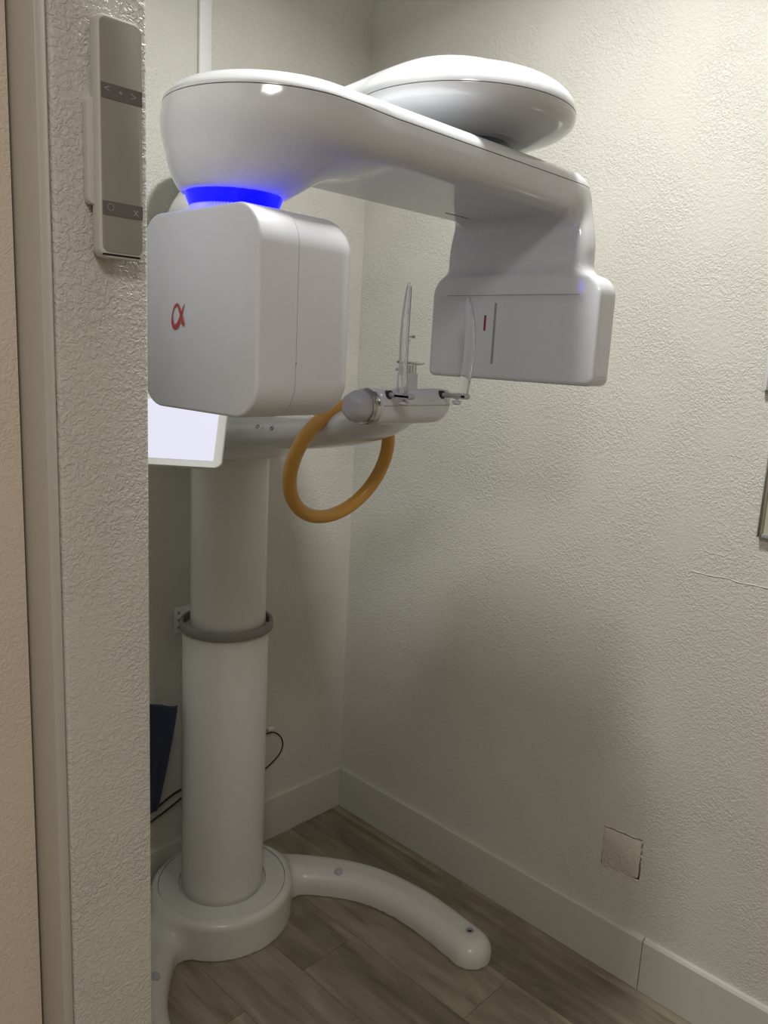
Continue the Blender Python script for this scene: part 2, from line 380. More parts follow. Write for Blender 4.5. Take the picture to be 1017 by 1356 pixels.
# vertical strip on the back wall
struct(box('trim_2', -0.571, -0.538, -0.011, -0.0003, 0.1405, H - 0.001, 'raceway', bev=0.002))

# unseen ceiling lamps; the hallway one is added as fill light
def lamp(x, y, s, label):
    t = thing('ceiling_lamp', label, 'lamp', (x, y, H))
    keep(box('housing', x - s / 2 - .02, x + s / 2 + .02, y - s / 2 - .02, y + s / 2 + .02, H - 0.028, H - 0.0005, 'satin', bev=0.004), t)
lamp(-0.72, -1.00, 0.12, 'white square ceiling lamp above the x-ray machine')
lamp(-2.15, -2.3, 0.5, 'large unseen ceiling lamp added over the hallway as fill light')

# ================================================================ the x-ray machine
XC, YC = -0.605, -0.86
mach = thing('dental_xray_machine', 'tall white panoramic dental x-ray machine standing on a two-legged base in the alcove', 'x-ray machine', (XC, -0.19, 0))
IM = Matrix.Translation(-mach.location)
def part_bm(name, bm, material, parent=None, smooth=None, label=None):
    bm.transform(IM); return from_bm(name, bm, material, parent or mach, smooth, label)
def part_me(name, me, material, parent=None, smooth=180, label=None):
    me.transform(IM); return link(name, me, material, parent or mach, smooth, label)
def pbox(name, x0, x1, y0, y1, z0, z1, material, parent=None, bev=0.0, seg=2, label=None, mtx=None):
    q = IM @ mtx if mtx else IM
    return box(name, x0, x1, y0, y1, z0, z1, material, parent or mach, bev, seg, label, q)
# --- base
CX, CY = -0.601, -0.189
legc = [Vector((x, y, 0)) for x, y in ((-.46, -.17), (-.40, -.205), (-.345, -.26), (-.285, -.335), (-.245, -.41), (-.224, -.49), (-.216, -.57), (-.220, -.66), (-.228, -.742))]
legp = np.array([(p.x, p.y) for p in catmull(legc, 4)])
def leg_d(x, y):
    d = np.full(np.shape(x), 9.0)
    for (ax_, ay), (bx_, by) in zip(legp[:-1], legp[1:]):
        vx, vy = bx_ - ax_, by - ay; t = np.clip(((x - ax_) * vx + (y - ay) * vy) / (vx * vx + vy * vy), 0, 1)
        d = np.minimum(d, np.hypot(x - ax_ - t * vx, y - ay - t * vy))
    return d
def f_base(x, y, z):
    hub = extrude(np.hypot(x - CX, y - CY) - 0.185, z, -0.04, 0.102, 0.018, 0.001)
    xm = CX + np.abs(x - CX)
    d2 = leg_d(xm, y)
    fall = 0.060 + 0.012 * np.clip((y + 0.5) / 0.3, 0, 1)
    leg = extrude(d2 - 0.055, z, -0.10, fall, 0.042, 0.001)
    d = smin(hub, leg, 0.055)
    return smax(d, 0.0015 - z, 0.002)
me = sdf_mesh(f_base, (-1.10, -0.85, -0.012), (-0.10, 0.03, 0.125), 0.0055)
base = part_me('base', me, 'base')
def tool(bm):
    t = bpy.data.meshes.new('t'); bmesh.ops.recalc_face_normals(bm, faces=bm.faces); bm.to_mesh(t); bm.free(); t.transform(IM); o = bpy.data.objects.new('t', t); C.objects.link(o); o.parent = mach; return o
def boolean(o, tools):
    for t in tools:
        md = o.modifiers.new('b', 'BOOLEAN'); md.object = t; md.solver = 'EXACT'; md.operation = 'DIFFERENCE'
    bpy.context.view_layer.update()
    new = bpy.data.meshes.new_from_object(o.evaluated_get(bpy.context.evaluated_depsgraph_get()))
    o.modifiers.clear(); o.data = new
    for t in tools: bpy.data.objects.remove(t)
    new.polygons.foreach_set('use_smooth', [True] * len(new.polygons)); new.set_sharp_from_angle(angle=math.radians(50))
hub_c = Vector((CX, CY, 0))
boolean(base, [tool(lathe([(0.1665, 0.094), (0.1665, 0.2)], hub_c, n=96)), tool(lathe([(0.0128, 0.050), (0.0128, 0.2)], Vector((-0.219, -0.731, 0)), n=32))])
part_bm('hub_plate', lathe([(0.1140, 0.0935), (0.1640, 0.0935), (0.1650, 0.1010), (0.1640, 0.1020), (0.1150, 0.1020), (0.1140, 0.1010), (0.1140, 0.0935)], hub_c, n=96, cap=False), 'base', None, 40)
def leg_top(x, y): return 0.060 + 0.012 * max(0, min(1, (y + 0.5) / 0.3))
for s in (1, -1):
    px, py = CX + s * (-0.313 - CX), -0.337
    part_bm('bolt_cover', lathe([(0.0125, leg_top(px, py) - .02), (0.0125, leg_top(px, py) + 0.0004), (0.0115, leg_top(px, py) + 0.0014), (0.001, leg_top(px, py) + 0.0016)], Vector((px, py, 0)), n=24), 'lightgrey', base, 40, 'round grey bolt cover')
px, py = -0.219, -0.731
part_bm('bolt_socket', lathe([(0.0124, 0.045), (0.0124, 0.0612), (0.0088, 0.0614), (0.0080, 0.0535), (0.001, 0.0534)], Vector((px, py, 0)), n=24), 'lightgrey', base, 40, 'open grey bolt socket near the tip of the right leg')
part_bm('bolt', lathe([(0.0068, 0.0535), (0.0068, 0.0560), (0.005, 0.0566), (0.0005, 0.0566)], Vector((px, py, 0)), n=6), 'black', base, 40, 'black bolt head')
# --- column
part_bm('column', lathe([(0.106, 0.03), (0.106, 0.808), (0.103, 0.812), (0.095, 0.812)], hub_c, n=96), 'column', None, 40)
part_bm('upper_column', lathe([(0.0925, 0.80), (0.0925, 1.72)], hub_c + Vector((0.004, -0.004, 0)), n=96), 'column', None, 40)
ringp = [(0.1045, 0.808), (0.1135, 0.808), (0.1150, 0.812), (0.1150, 0.826), (0.1130, 0.830), (0.1060, 0.830), (0.1045, 0.826), (0.1045, 0.808)]
part_bm('collar', lathe(ringp, hub_c + Vector((0.002, -0.002, 0)), n=96, cap=False), 'grey', None, 40, 'grey-brown rubber collar where the column telescopes')

# --- fixed overhead arm
HX, HY, HR = XC, -0.855, 0.185
def f_over(x, y, z):
    rho = np.hypot(x - HX, y - HY); Hh = np.where(z > 1.89, 0.064, 0.040); p = 2.4
    q = ((rho / HR) ** p + (np.abs(z - 1.89) / Hh) ** p) ** (1 / p)
    head = (q - 1) * 0.075
    d2 = rbox2(x, y, XC, -0.50, 0.108 + 0.026 * np.clip((-0.15 - y) / 0.45, 0, 1), 0.45, 0.10)
    arm = extrude(d2, z, 1.850, 1.948, 0.046, 0.042)
    hc = ((x - CX + 0.026) / 0.115) ** 2 + ((y - CY) / 0.140) ** 2 + ((z - 1.750) / 0.11) ** 2
    cap = (np.sqrt(hc) - 1) * 0.11
    neck = np.maximum(np.hypot(x - CX, y - CY) - 0.088, np.abs(z - 1.73) - 0.06)
    d = smin(head, arm, 0.035); d = smin(d, cap, 0.05); return smin(d, neck, 0.04)
me = sdf_mesh(f_over, (-0.82, -1.07, 1.64), (-0.39, 0.0, 2.0), 0.0055)
me.transform(IM)
up, lowr = split_z(me, 1.892, 0.0014)
ov = from_bm('overhead_arm', lowr, 'gloss', mach, 60)
cv = from_bm('top_cover', up, 'gloss', ov, 60)
part_bm('pivot', lathe([(0.080, 1.8235), (0.080, 1.8520)], Vector((HX, HY, 0)), n=64), 'pivot', None, 40, 'dark blue-grey pivot disc under the overhead arm')

part_bm('underside_ring', lathe([(0.081, 1.8490), (0.094, 1.8490), (0.096, 1.8500), (0.096, 1.853), (0.081, 1.853), (0.081, 1.8490)], Vector((HX, HY, 0)), n=72, cap=False), 'lightgrey', ov, 40, 'grey ring around the pivot')
# --- rotating arm with sensor neck and sensor housing
ZT = 1.823
def f_rot(x, y, z):
    r2 = np.where(x < -0.7, 0.1399, 0.080)
    d2 = rbox2(x, y, (-1.143 - 0.395) / 2, -0.855, (1.143 - 0.395) / 2, 0.140, r2)
    drop = 0.006 * np.clip((x + 0.51) / 0.13, 0, 1) ** 2
    arm = extrude(d2, z + drop, 1.752, ZT, 0.022 + 0.012 * np.clip((x + 0.50) / 0.12, 0, 1), 0.034)
    t = np.clip((z - 1.690) / 0.11, 0, 1); cx = -1.067 + 0.066 * t
    r = 0.066 + 0.068 * np.maximum(0, 1 - (1 - t) ** 1.7) ** 0.9
    bowl = smax((np.hypot(x - cx, y + 0.855) - r) * 0.75, np.abs(z - 1.743) - 0.053, 0.004)
    pr = smax(rbox2(x, z, -0.432, 1.696, 0.059, 0.118, 0.047), -0.438 - x, 0.020)
    neck = smax(pr, rbox2(x, y, -0.430, -0.850, 0.058, 0.1385 + 0.018 * (lambda q: q * q * (3 - 2 * q))(np.clip((1.80 - z) / 0.11, 0, 1)), 0.034), 0.022)
    neck = np.maximum(neck, 1.625 - z)
    bx = rbox2(y, z, -0.862, 1.5555, 0.190, 0.0965, np.where(z > 1.55, 0.036, 0.013))
    hs = extrude(bx, x, -0.445, -0.380, 0.016, 0.0045)
    d = smin(arm, bowl, 0.028 + 0.045 * np.clip((x + 0.99) / 0.10, 0, 1) * np.clip((1.800 - z) / 0.06, 0, 1)); d = smin(d, neck, 0.035)
    return smin(d, hs, 0.022)
me = sdf_mesh(f_rot, (-1.19, -1.08, 1.44), (-0.35, -0.64, 1.84), 0.005)
me.transform(IM)
up, lowr = split_z(me, 1.801, 0.0012)
rot = from_bm('rotating_arm', lowr, 'gloss', mach, 60)
from_bm('top_cover', up, 'gloss', rot, 60)
# sensor face details
def face_x(y, z):                          # where the housing's front face lies
    a, b_ = -0.47, -0.42
    for _ in range(24):
        c = (a + b_) / 2
        if float(f_rot(np.array([c]), np.array([y]), np.array([z]))[0]) > 0: a = c
        else: b_ = c
    return a
def strip(name, y0, y1, z0, z1, material, label=None):
    n_ = 12; rows = []
    for k in range(n_ + 1):
        t = k / n_
        if y1 - y0 > z1 - z0: ya = yb_ = y0 + (y1 - y0) * t; q = [(ya, z0), (ya, z1)]
        else: za = z0 + (z1 - z0) * t; q = [(y0, za), (y1, za)]
        (a, b_), (c, d_) = q; xa, xb = face_x(a, b_), face_x(c, d_)
        rows.append([Vector((xa + .001, a, b_)), Vector((xa - .0004, a, b_)), Vector((xb - .0004, c, d_)), Vector((xb + .001, c, d_))])
    part_bm(name, loft(rows), material, rot, None, label)
strip('seam_line', -1.012, -0.712, 1.6165, 1.6176, 'slit')
strip('sensor_slit', -0.8345, -0.8295, 1.489, 1.603, 'slit', 'grey vertical sensor slit')
strip('laser_window', -0.8115, -0.8065, 1.551, 1.580, 'laser', 'dark red laser window')
pbox('arm_seam', -0.56, -0.49, -0.7905, -0.7893, 1.7512, 1.754, 'slit', rot)
# --- glowing ring and ribbed collar
RC = Vector((-1.066, -0.857, 0))
part_bm('ring_light', lathe([(0.058, 1.6940), (0.0645, 1.6940), (0.0620, 1.685), (0.0575, 1.6745), (0.050, 1.6745)], RC, n=72), 'blue', None, 40, 'ring glowing saturated blue above the left housing')
bm = bmesh.new()
rg = []
for zz, rr in ((1.6755, 0.0560), (1.6615, 0.0585)):
    rg.append([RC + Vector((math.cos(a) * (rr + (0.0012 if k % 2 else -0.0012)), math.sin(a) * (rr + (0.0012 if k % 2 else -0.0012)), zz)) for k in range(160) for a in (2 * math.pi * k / 160,)])
part_bm('ribbed_collar', loft(rg), 'frost', None, 30, 'pale ribbed collar beneath the blue ring')

# --- left housing (tube head)
def housing(x0, x1, y0, y1, z0, z1, r, f0, f1, nst=8, taper=0.0):
    cy, cz, hw, hh = (y0 + y1) / 2, (z0 + z1) / 2, (y1 - y0) / 2, (z1 - z0) / 2
    st = []
    if f0 > 0:
        for k in range(nst + 1):
            a = math.pi / 2 * k / nst; st.append((x0 + f0 * (1 - math.sin(a)), f0 * (1 - math.cos(a))))
        st = [(x0 + f0 * (1 - math.cos(math.pi / 2 * k / nst)), f0 * (1 - math.sin(math.pi / 2 * k / nst))) for k in range(nst + 1)]
    else: st = [(x0, 0)]
    st += [(x1 - f1 + f1 * math.sin(math.pi / 2 * k / nst), f1 * (1 - math.cos(math.pi / 2 * k / nst))) for k in range(nst + 1)] if f1 > 0 else [(x1, 0)]
    rings = []
    for x, ins in st:
        rings.append([Vector((x, cy + a, cz + b_)) for a, b_ in rrect(hw - ins, hh - ins, max(0.006, r - ins), 10)])
    return loft(rings)
BY0, BY1, BZ0, BZ1 = -1.007, -0.745, 1.4125, 1.6640
tube_h = part_bm('tube_housing', housing(-1.0765, -0.972, BY0, BY1, BZ0, BZ1, 0.046, 0.0, 0.036), 'satin', None, 35)
part_bm('front_cover', housing(-1.1365, -1.0780, BY0 - 0.0006, BY1 + 0.0006, BZ0 - 0.0006, BZ1 + 0.0006, 0.046, 0.004, 0.0), 'satin', tube_h, 35)
# curved red emblem (alpha shaped)
def emblem():
    o = Vector((-1.1371, -0.838, 1.5345)); ux, uz = Vector((0, -1, 0)), Vector((0, 0, 1)); s = 0.0195
    path = [(0.95, 0.72), (0.72, 0.32), (0.42, -0.20), (0.05, -0.72), (-0.38, -0.86), (-0.66, -0.52), (-0.64, 0.0), (-0.38, 0.50), (0.02, 0.66), (0.34, 0.34), (0.56, -0.12), (0.80, -0.60), (0.98, -0.62)]
    path = [(-0.05 + (x - 0.1) * 0.92, z * 0.95) for x, z in path]
    wd = [0.04, 0.07, 0.12, 0.17, 0.17, 0.12, 0.06, 0.07, 0.11, 0.12, 0.14, 0.16, 0.07]
    P = catmull([Vector((x, z, w_)) for (x, z), w_ in zip(path, wd)], 8)
    bm = bmesh.new(); prev = None
    for i, p in enumerate(P):
        t = (P[min(i + 1, len(P) - 1)] - P[max(i - 1, 0)]); t.z = 0; t.normalize(); nn = Vector((-t.y, t.x, 0)) * p.z
        lift = -0.00035 - 0.000004 * i
        q = []
        for sg in (1, -1):
            c = Vector((p.x, p.y, 0)) + nn * sg
            q.append(bm.verts.new(o + ux * c.x * s + uz * c.y * s + Vector((lift, 0, 0))))
        if prev: bm.faces.new((prev[0], prev[1], q[1], q[0]))
        prev = q
    return bm
part_bm('emblem', emblem(), 'red', tube_h, None, 'small curly red loop emblem')
pbox('screw_hole', -1.0778, -1.0768, BY0 - 0.0008, BY0 + 0.001, 1.481, 1.4825, 'black', tube_h)

# --- chin rest arm
def arm_at(s):
    tb = ((-0.06, 1.305, 0.120, 0.036), (-0.19, 1.305, 0.134, 0.044), (-0.27, 1.307, 0.130, 0.044), (-0.33, 1.310, 0.118, 0.041), (-0.40, 1.317, 0.101, 0.038), (-0.48, 1.326, 0.090, 0.037),
          (-0.56, 1.337, 0.084, 0.037), (-0.63, 1.352, 0.082, 0.038), (-0.69, 1.370, 0.080, 0.038), (-0.73, 1.386, 0.074, 0.032), (-0.765, 1.400, 0.060, 0.020))
    return tb
ys = np.array([t[0] for t in arm_at(0)])[::-1]
def samp(y, k): return float(np.interp(y, ys, np.array([t[k] for t in arm_at(0)])[::-1]))
rings = []
for y in np.linspace(-0.06, -0.765, 60):
    zz = [np.mean([samp(y + d_, k) for d_ in (-.03, -.015, 0, .015, .03)]) for k in (1, 2, 3)]
    zc, hw, hh = zz
    ring = []
    for k in range(48):
        a = 2 * math.pi * k / 48; ca, sa = math.cos(a), math.sin(a); p = 2 / 2.25
        ring.append(Vector((XC + math.copysign(abs(ca) ** p, ca) * hw, y, zc + math.copysign(abs(sa) ** p, sa) * hh)))
    rings.append(ring)
carm = part_bm('chin_rest_arm', loft(rings), 'gloss', None, 50)
# lower shell around the column
part_bm('carriage_shell', loft([[Vector((CX + a * q, CY - 0.02 + b_ * q, z)) for a, b_ in rrect(0.128, 0.125, 0.10, 12)] for z, q in ((1.248, 0.93), (1.252, 0.97), (1.262, 1.0), (1.285, 1.0))]), 'gloss', carm, 40)
# control marks on the arm side: circle, stroke, crossed circle
def ring_mark(p, nrm, ra, w_):
    return lathe([(ra, -0.0010), (ra, 0.0010), (ra - w_, 0.0010), (ra - w_, -0.0010), (ra, -0.0010)], Vector(p), Vector(nrm), n=24, cap=False)
part_bm('mark', ring_mark((-0.6969, -0.4291, 1.3344), (-0.79, -0.054, 0.611), 0.0046, 0.0008), 'ink', carm, None, 'black printed circle')
part_bm('mark', tube([Vector((-0.6985, -0.4461, 1.3318)), Vector((-0.6937, -0.4457, 1.3375))], 0.0006, 6), 'ink', carm, None, 'black printed stroke')
part_bm('mark', ring_mark((-0.6939, -0.4735, 1.3357), (-0.87, -0.05, 0.49), 0.0046, 0.0008), 'ink', carm, None, 'black printed circle with a slash')
part_bm('mark', tube([Vector((-0.6925, -0.4705, 1.3385)), Vector((-0.6955, -0.4765, 1.3330))], 0.0007, 6), 'ink', carm, None, 'black printed slash')

# --- chin rest bar
BYc = -0.757
rings = []
for k in range(41):
    t = k / 40; x = XC - 0.095 + 0.212 * t
    e = min(1, t / 0.06, (1 - t) / 0.22); s = math.sqrt(max(0.0, 1 - (1 - e) ** 2))
    hy = 0.010 + 0.021 * s; zt = 1.437 - 0.006 * (1 - s); zb = 1.437 - (0.020 + 0.047 * s)
    zc, hh = (zt + zb) / 2, (zt - zb) / 2
    ring = []
    for q in range(40):
        a = 2 * math.pi * q / 40; ca, sa = math.cos(a), math.sin(a)
        pw = 2 / 3.4 if sa > 0 else 2 / 2.3
        ring.append(Vector((x, BYc + math.copysign(abs(ca) ** pw, ca) * hy, zc + math.copysign(abs(sa) ** pw, sa) * hh)))
    rings.append(ring)
bar = part_bm('chin_rest', loft(rings), 'gloss', None, 50)
pbox('seam_line', XC - 0.085, XC + 0.095, BYc - 0.0316, BYc - 0.028, 1.4065, 1.4073, 'slit', bar)
KX = XC - 0.101
part_bm('knob_collar', lathe([(0.030, -0.008), (0.0335, -0.004), (0.0335, 0.006), (0.031, 0.010)], Vector((KX, BYc, 1.404)), Vector((-1, 0, 0)), n=40), 'chrome', bar, 40, 'chrome collar ring')
def knob_bm():
    rg = []
    for h, r, fl_ in ((0.010, 0.0275, 0), (0.014, 0.0290, 0.2), (0.026, 0.0285, 1), (0.036, 0.0250, 1), (0.041, 0.019, 0.6), (0.043, 0.010, 0.2)):
        rg.append([Vector((KX - h, BYc, 1.404)) + Vector((0, math.cos(a), math.sin(a))) * (r - 0.0018 * fl_ * (0.5 + 0.5 * math.cos(6 * a))) for k in range(60) for a in (2 * math.pi * k / 60,)])
    return loft(rg)
part_bm('knob', knob_bm(), 'knob', bar, 40, 'grey fluted adjusting knob')
# slots, rods and temple supports
for s in (-1, 1):
    x = XC + s * 0.073
    part_bm('slot', lathe([(0.0070, 0.0), (0.0078, 0.0300), (0.0078, 0.0316)], Vector((x, BYc, 1.4265)), Vector((0, -1, 0)), n=24), 'black', bar, 40)
    rod = part_bm('temple_support', lathe([(0.0046, 0.025), (0.0046, 0.078), (0.0036, 0.079)], Vector((x, BYc, 1.4265)), Vector((0, -1, 0)), n=16), 'steel', None, 40, 'clear curved head support blade on a metal rod')
    bm = bmesh.new()
    yb = BYc - 0.062
    part_bm('clamp', housing(x - 0.004 if s > 0 else x - 0.012, x + 0.012 if s > 0 else x + 0.004, yb - 0.026, yb + 0.010, 1.4215, 1.4315, 0.003, 0.001, 0.001, 3), 'lightgrey', rod, 40)
    part_bm('thumb_screw', lathe([(0.003, 0), (0.003, 0.004), (0.0085, 0.005), (0.0085, 0.010), (0.006, 0.012)], Vector((x, yb - 0.004, 1.4225)), Vector((0, 0, -1)), n=20), 'frost', rod, 40)
    # blade: frame of a long pointed clear paddle bowed outwards
    ctr = [(0.0, 1.428, 0.013), (0.004, 1.450, 0.0125), (0.0095, 1.480, 0.0125), (0.012, 1.515, 0.0125), (0.010, 1.550, 0.012), (0.004, 1.580, 0.0095), (-0.002, 1.600, 0.006), (-0.0045, 1.608, 0.002)]
    if s < 0: ctr = [(a * -0.35 - 0.002, z + 0.010 * (z - 1.43) / 0.18, w_) for a, z, w_ in ctr]
    C3 = catmull([Vector((a, z, w_)) for a, z, w_ in ctr], 6)
    th = 0.0016
    rings = []
    for p in C3:
        o = Vector((x + s * 0.008 + (p.x if s > 0 else p.x), yb - 0.010, p.y))
        if s < 0: u_ = Vector((0.25, 0.97, 0))
        else: u_ = Vector((0.0, 1.0, 0))
        v_ = Vector((-u_.y, u_.x, 0))
        rings.append([o + u_ * a * p.z + v_ * b_ * th for a, b_ in ((-1, -.6), (-.93, -1), (.93, -1), (1, -.6), (1, .6), (.93, 1), (-.93, 1), (-1, .6))])
    part_bm('blade', loft(rings), 'clear', rod, 60)
    if s < 0:
        part_bm('pad_pin', tube([Vector((x - 0.010, yb - 0.010, 1.528)), Vector((x + 0.006, yb - 0.010, 1.529)), Vector((x + 0.0065, yb - 0.010, 1.529)), Vector((x + 0.011, yb - 0.010, 1.529))], lambda t: 0.0014 if t < .5 else 0.0024, 8), 'steel', rod, 180, 'tiny steel pin')
# middle post with bite fork and chin cup
post = part_bm('chin_post', loft([[Vector((XC + a + 0.0, BYc - 0.004 + b_, z)) for a, b_ in rrect(q, q * 0.62, 0.004, 4)] for z, q in ((1.434, 0.020), (1.440, 0.0185), (1.462, 0.0180), (1.465, 0.0175))]), 'gloss', None, 40)
for dx in (-0.012, -0.004, 0.004, 0.012):
    pbox('rib', XC + dx - 0.0015, XC + dx + 0.0015, BYc - 0.013, BYc + 0.006, 1.4652, 1.479, 'clear', post)
part_bm('chin_cup', loft([[Vector((XC + 0.002 + math.cos(a) * rx * q, BYc - 0.008 + math.sin(a) * ry * q, z + 0.0035 * math.cos(a) ** 2 - 0.1 * 0.0)) for k in range(32) for a in (2 * math.pi * k / 32,)] for z, q, rx, ry in ((1.4795, 0.6, 0.030, 0.020), (1.4800, 0.95, 0.031, 0.022), (1.4818, 1.0, 0.031, 0.022), (1.4830, 0.97, 0.031, 0.022), (1.4822, 0.6, 0.030, 0.020))]), 'clear', post, 50, 'clear dished chin cup')
part_bm('bite_stick', tube(catmull([(XC - 0.012, BYc - 0.004, 1.474), (XC - 0.013, BYc - 0.006, 1.500), (XC - 0.010, BYc - 0.012, 1.525)], 6), 0.0032, 8), 'clear', post, 180)
pbox('bracket_hook', XC - 0.034, XC - 0.018, BYc - 0.010, BYc - 0.004, 1.468, 1.474, 'clear', post, bev=0.001)

# --- amber hand ring
th_ = -0.332; D = Vector((0, math.sin(th_), math.cos(th_)))
rc = Vector((XC, -0.590, 1.2765)); NR = Vector((1, 0, 0)).cross(D)
ringpts = [rc + Vector((1, 0, 0)) * 0.1295 * math.cos(a) + D * 0.1290 * math.sin(a) for k in range(96) for a in (2 * math.pi * k / 96,)]
part_bm('hand_ring', tube(ringpts, 0.0140, 16, closed=True, up=NR, sx=1.05), 'orange', None, 180, 'amber plastic hand ring looped around the arm')

# --- touch screen
dv = Vector((-0.6596, 0.7516, 0)); ev = Vector((-0.30602, -0.26853, -0.91337)).normalized(); nv = dv.cross(ev).normalized()
if nv.dot(CAM - Vector((-.8, -.44, 1.3))) < 0: nv = -nv
c0 = Vector((-0.8060, -0.4535, 1.2565))     # lower right corner of the frame
W_, H_ = 0.262, 0.170
tm = frame(c0 + dv * (W_ / 2 - 0.001) - ev * (H_ / 2), dv, -ev, nv)
def rr_plate(w_, h_, r, z0, z1, e=0.0015):
    return loft([[Vector((a, b_, z)) for a, b_ in rrect(w_ / 2 - i, h_ / 2 - i, r - i, 6)] for z, i in ((z0, e), (z0 + e, 0), (z1 - e, 0), (z1, e))])
bm = rr_plate(W_, H_, 0.014, -0.012, 0.0); bm.transform(tm)
tab = part_bm('touch_screen', bm, 'frame', None, 40, 'tablet-like touch screen with silver frame')
bm = rr_plate(W_ - 0.032, 0.124, 0.0012, -0.001, 0.0006, 0.0002); bm.transform(tm @ Matrix.Translation((0, -0.0085, 0)))
part_bm('display', bm, 'screen', tab, 40, 'lit white display')
bm = tube([c0 + dv * 0.12 - ev * 0.09 - nv * 0.008, Vector((-0.80, -0.24, 1.32)), Vector((-0.70, -0.20, 1.305))], 0.016, 12); part_bm('bracket', bm, 'satin', tab, 180)

# ================================================================ other things
# remote control in its cradle, on the end of the partition
rx0, rx1, rz0, rz1 = -1.336, -1.2895, 1.5765, 1.7935
rm = thing('wall_remote', 'slim pale handheld control with two dark button bands in a cradle on the wall end', 'remote control', (-1.3128, PY, rz0))
RI = Matrix.Translation(-rm.location)
def rpart(name, bm, material, parent=None, smooth=40, label=None):
    bm.transform(RI); return from_bm(name, bm, material, parent or rm, smooth, label)
def yplate(x0, x1, z0, z1, r, y0, y1, e):
    return loft([[Vector(((x0 + x1) / 2 + a, y, (z0 + z1) / 2 + b_)) for a, b_ in rrect((x1 - x0) / 2 - i, (z1 - z0) / 2 - i, max(r - i, .0005), 8)] for y, i in ((y0, e * 0.3), (y0 - e, 0), (y1 + e, 0), (y1 + e * .3, e * .3), (y1, e))])
rpart('cradle', yplate(rx0 - 0.006, rx1 - 0.010, 1.625, 1.722, 0.006, PY - 0.0002, PY - 0.011, 0.002), 'remote')
shell = rpart('shell', yplate(rx0, rx1, rz0, rz1, 0.009, PY - 0.0055, PY - 0.0205, 0.0025), 'remote')
rpart('glass_face', yplate(rx0 + 0.0028, rx1 - 0.0012, rz0 + 0.0055, rz1 - 0.0025, 0.007, PY - 0.019, PY - 0.0212, 0.0006), 'remote_face')
YF = PY - 0.0214
for (z0, z1) in ((1.7205, 1.7340), (1.6160, 1.6290)):
    rpart('button_band', yplate(rx0 + 0.003, rx1 - 0.0014, z0, z1, 0.0006, YF + .0006, YF - 0.0004, 0.0001), 'remote_band', None, None)
def rtext(s, x, z, size):
    bm = text_bm(s, size, frame((x, YF - 0.0005, z), (1, 0, 0), (0, 0, 1), (0, -1, 0)), 0.0002); rpart('print', bm, 'remote_ink', None, None)
rtext('<', -1.327, 1.7285, 0.011); rtext('>', -1.300, 1.7270, 0.011)
rpart('print', lathe([(0.0014, 0), (0.0014, 0.0006)], Vector((-1.3135, YF - .0003, 1.7278)), Vector((0, -1, 0)), n=14), 'remote_ink', None, None)
rpart('print', lathe([(0.0034, 0), (0.0034, 0.0005), (0.0027, 0.0005), (0.0027, 0)], Vector((-1.325, YF - .0003, 1.6235)), Vector((0, -1, 0)), n=20, cap=False), 'remote_ink', None, None)
rtext('x', -1.2985, 1.6225, 0.012)
rpart('print', lathe([(0.0008, 0), (0.0008, 0.0005)], Vector((-1.3135, YF + .0001, 1.6440)), Vector((0, -1, 0)), n=10), 'remote_ink', None, None)
rpart('bottom_groove', yplate(rx0 + 0.003, rx1 - 0.004, rz0 + 0.0022, rz0 + 0.0042, 0.0009, PY - 0.018, PY - 0.0208, 0.0003), 'black', shell, None)

# navy apron hanging by the back wall
av = Vector((-0.66, 0.75, 0)).normalized(); an = Vector((-0.75, -0.66, 0))
p_r = Vector((-0.735, -0.180, 0))
ap = thing('hanging_apron', 'dark navy vinyl apron hanging by the back wall behind the column', 'apron', (p_r.x, p_r.y, 0.3))
AI = Matrix.Translation(-ap.location)
bm = bmesh.new(); nu, nvv = 14, 16; g = {}
for side in (0, 1):
    for i in range(nu + 1):
        for j in range(nvv + 1):
            u_, v_ = i / nu, j / nvv
            off = 0.048 * v_ ** 1.2                 # right edge leans inwards as it goes down
            p = p_r + av * (off + (0.19 - off) * u_); p = p + an * (0.006 * math.sin(u_ * 9 + 1.0 * v_) + 0.004 * math.sin(u_ * 21) - (0.010 if side else 0))
            p.z = 0.628 - 0.280 * v_ - 0.012 * math.sin(u_ * 2.2) * v_
            g[side, i, j] = bm.verts.new(p)
for side in (0, 1):
    for i in range(nu):
        for j in range(nvv): bm.faces.new((g[side, i, j], g[side, i + 1, j], g[side, i + 1, j + 1], g[side, i, j + 1]))
rim = [(i, 0) for i in range(nu)] + [(nu, j) for j in range(nvv)] + [(i, nvv) for i in range(nu, 0, -1)] + [(0, j) for j in range(nvv, 0, -1)]
for a, b_ in zip(rim, rim[1:] + rim[:1]): bm.faces.new((g[0, a[0], a[1]], g[0, b_[0], b_[1]], g[1, b_[0], b_[1]], g[1, a[0], a[1]]))
bm.transform(AI); from_bm('cloth', bm, 'navy', ap, 60)
bm = tube([p_r + av * 0.17 + Vector((0, 0, 0.626)), p_r + av * 0.22 + Vector((0, 0, 0.640)), p_r + av * 0.2395 + Vector((0, 0, 0.640))], 0.006, 10); bm.transform(AI); from_bm('hook', bm, 'steel', ap, 180)

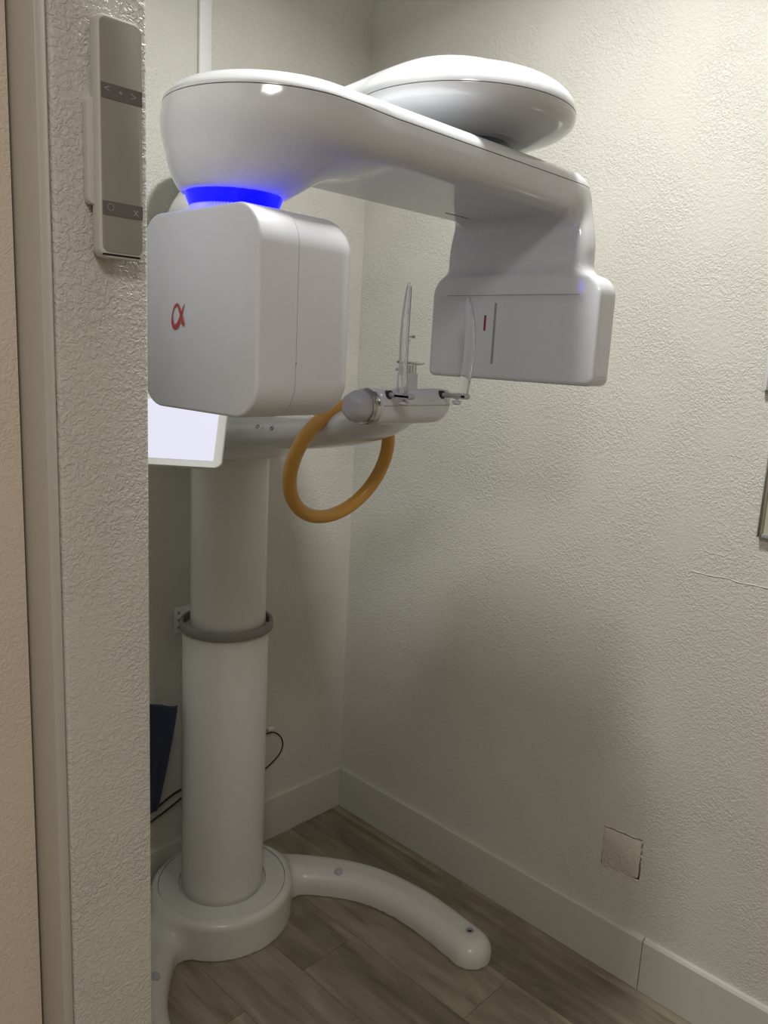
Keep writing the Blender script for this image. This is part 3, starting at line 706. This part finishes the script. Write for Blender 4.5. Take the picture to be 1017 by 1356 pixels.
def cable(pts, r, label, grp=None, name='cable'):
    o = from_bm(name, tube(catmull(pts, 10), r, 8), 'black', None, 180); o['label'] = label; o['category'] = 'cable'
    return o
cable([(-0.56, -0.024, .305), (-0.62, -0.022, .296), (-0.66, -0.022, .286), (-0.72, -0.022, .262), (-0.86, -0.022, .222), (-1.05, -0.022, .175), (-1.255, -0.022, .155)], 0.0028, 'upper of two black cables crossing the back wall behind the apron')
cable([(-0.56, -0.034, .290), (-0.62, -0.032, .278), (-0.66, -0.032, .263), (-0.72, -0.032, .243), (-0.86, -0.032, .205), (-1.05, -0.032, .160), (-1.255, -0.032, .149)], 0.0028, 'lower of two black cables crossing the back wall behind the apron')
cl = thing('wall_cable', 'thin black cable loop hanging from a small white clip right of the column', 'cable', (-0.31, 0, .364))
CI = Matrix.Translation(-cl.location)
bm = tube(catmull([(-0.36, -0.012, .362), (-0.325, -0.016, .362), (-0.300, -0.018, .358), (-0.276, -0.018, .337), (-0.266, -0.018, .310), (-0.274, -0.018, .285), (-0.300, -0.018, .264), (-0.335, -0.016, .246), (-0.37, -0.014, .235)], 8), 0.0022, 8); bm.transform(CI); from_bm('cord', bm, 'black', cl, 180)
bm = bmesh.new(); o_ = box('clip', -0.318, -0.296, -0.014, -0.0003, 0.364, 0.374, 'raceway', None, 0.002); bm.free(); keep(o_, cl)

# wall bracket behind the column
wb = thing('wall_bracket', 'small white perforated bracket fixing the column to the back wall', 'bracket', (CX - 0.10, -0.06, .75))
WI = Matrix.Translation(-wb.location)
def wbox(name, *a, **k): o = box(name, *a, **k); keep(o, wb); return o
bx0 = -0.634
wbox('plate', bx0, bx0 + 0.075, -0.0035, -0.0003, 0.742, 0.812, 'raceway', bev=0.001)
wbox('arm', bx0 + 0.030, bx0 + 0.045, -0.085, -0.0036, 0.765, 0.790, 'raceway', bev=0.001)
for z in (0.757, 0.777, 0.797):
    bm = lathe([(0.0045, 0), (0.0045, 0.0006)], Vector((bx0 + 0.014, -0.0034, z)), Vector((0, -1, 0)), n=12); bm.transform(WI); from_bm('hole', bm, 'slit', wb)

# two frames on the right wall at the picture's edge
def wall_frame(y1, z0, z1, wdt, label, inner, name, cat, bottom='slit'):
    t = thing(name, label, cat, (-0.006, y1 - wdt / 2, z0)); f = 0.008
    y0 = y1 - wdt
    keep(box('back_panel', -0.006, -0.0004, y0 + 0.002, y1 - 0.002, z0 + 0.002, z1 - 0.002, inner), t)
    keep(box('side_rail', -0.014, -0.0004, y1 - f, y1, z0, z1, 'chrome' if inner == 'panel_in' else 'raceway', bev=0.0015), t)
    keep(box('side_rail', -0.014, -0.0004, y0, y0 + f, z0, z1, 'chrome' if inner == 'panel_in' else 'raceway', bev=0.0015), t)
    keep(box('bottom_rail', -0.014, -0.0004, y0 + f + .0005, y1 - f - .0005, z0, z0 + f, bottom, bev=0.001), t)
    keep(box('top_rail', -0.014, -0.0004, y0 + f + .0005, y1 - f - .0005, z1 - f, z1, bottom, bev=0.001), t)
wall_frame(-1.2195, 1.166, 1.405, 0.20, 'olive-green panel in a silver frame on the right wall, the lower of two', 'panel_in', 'wall_panel', 'panel')
wall_frame(-1.190, 1.464, 1.76, 0.23, 'white panel with grey lower rail on the right wall, the upper of two', 'raceway', 'wall_panel', 'panel')
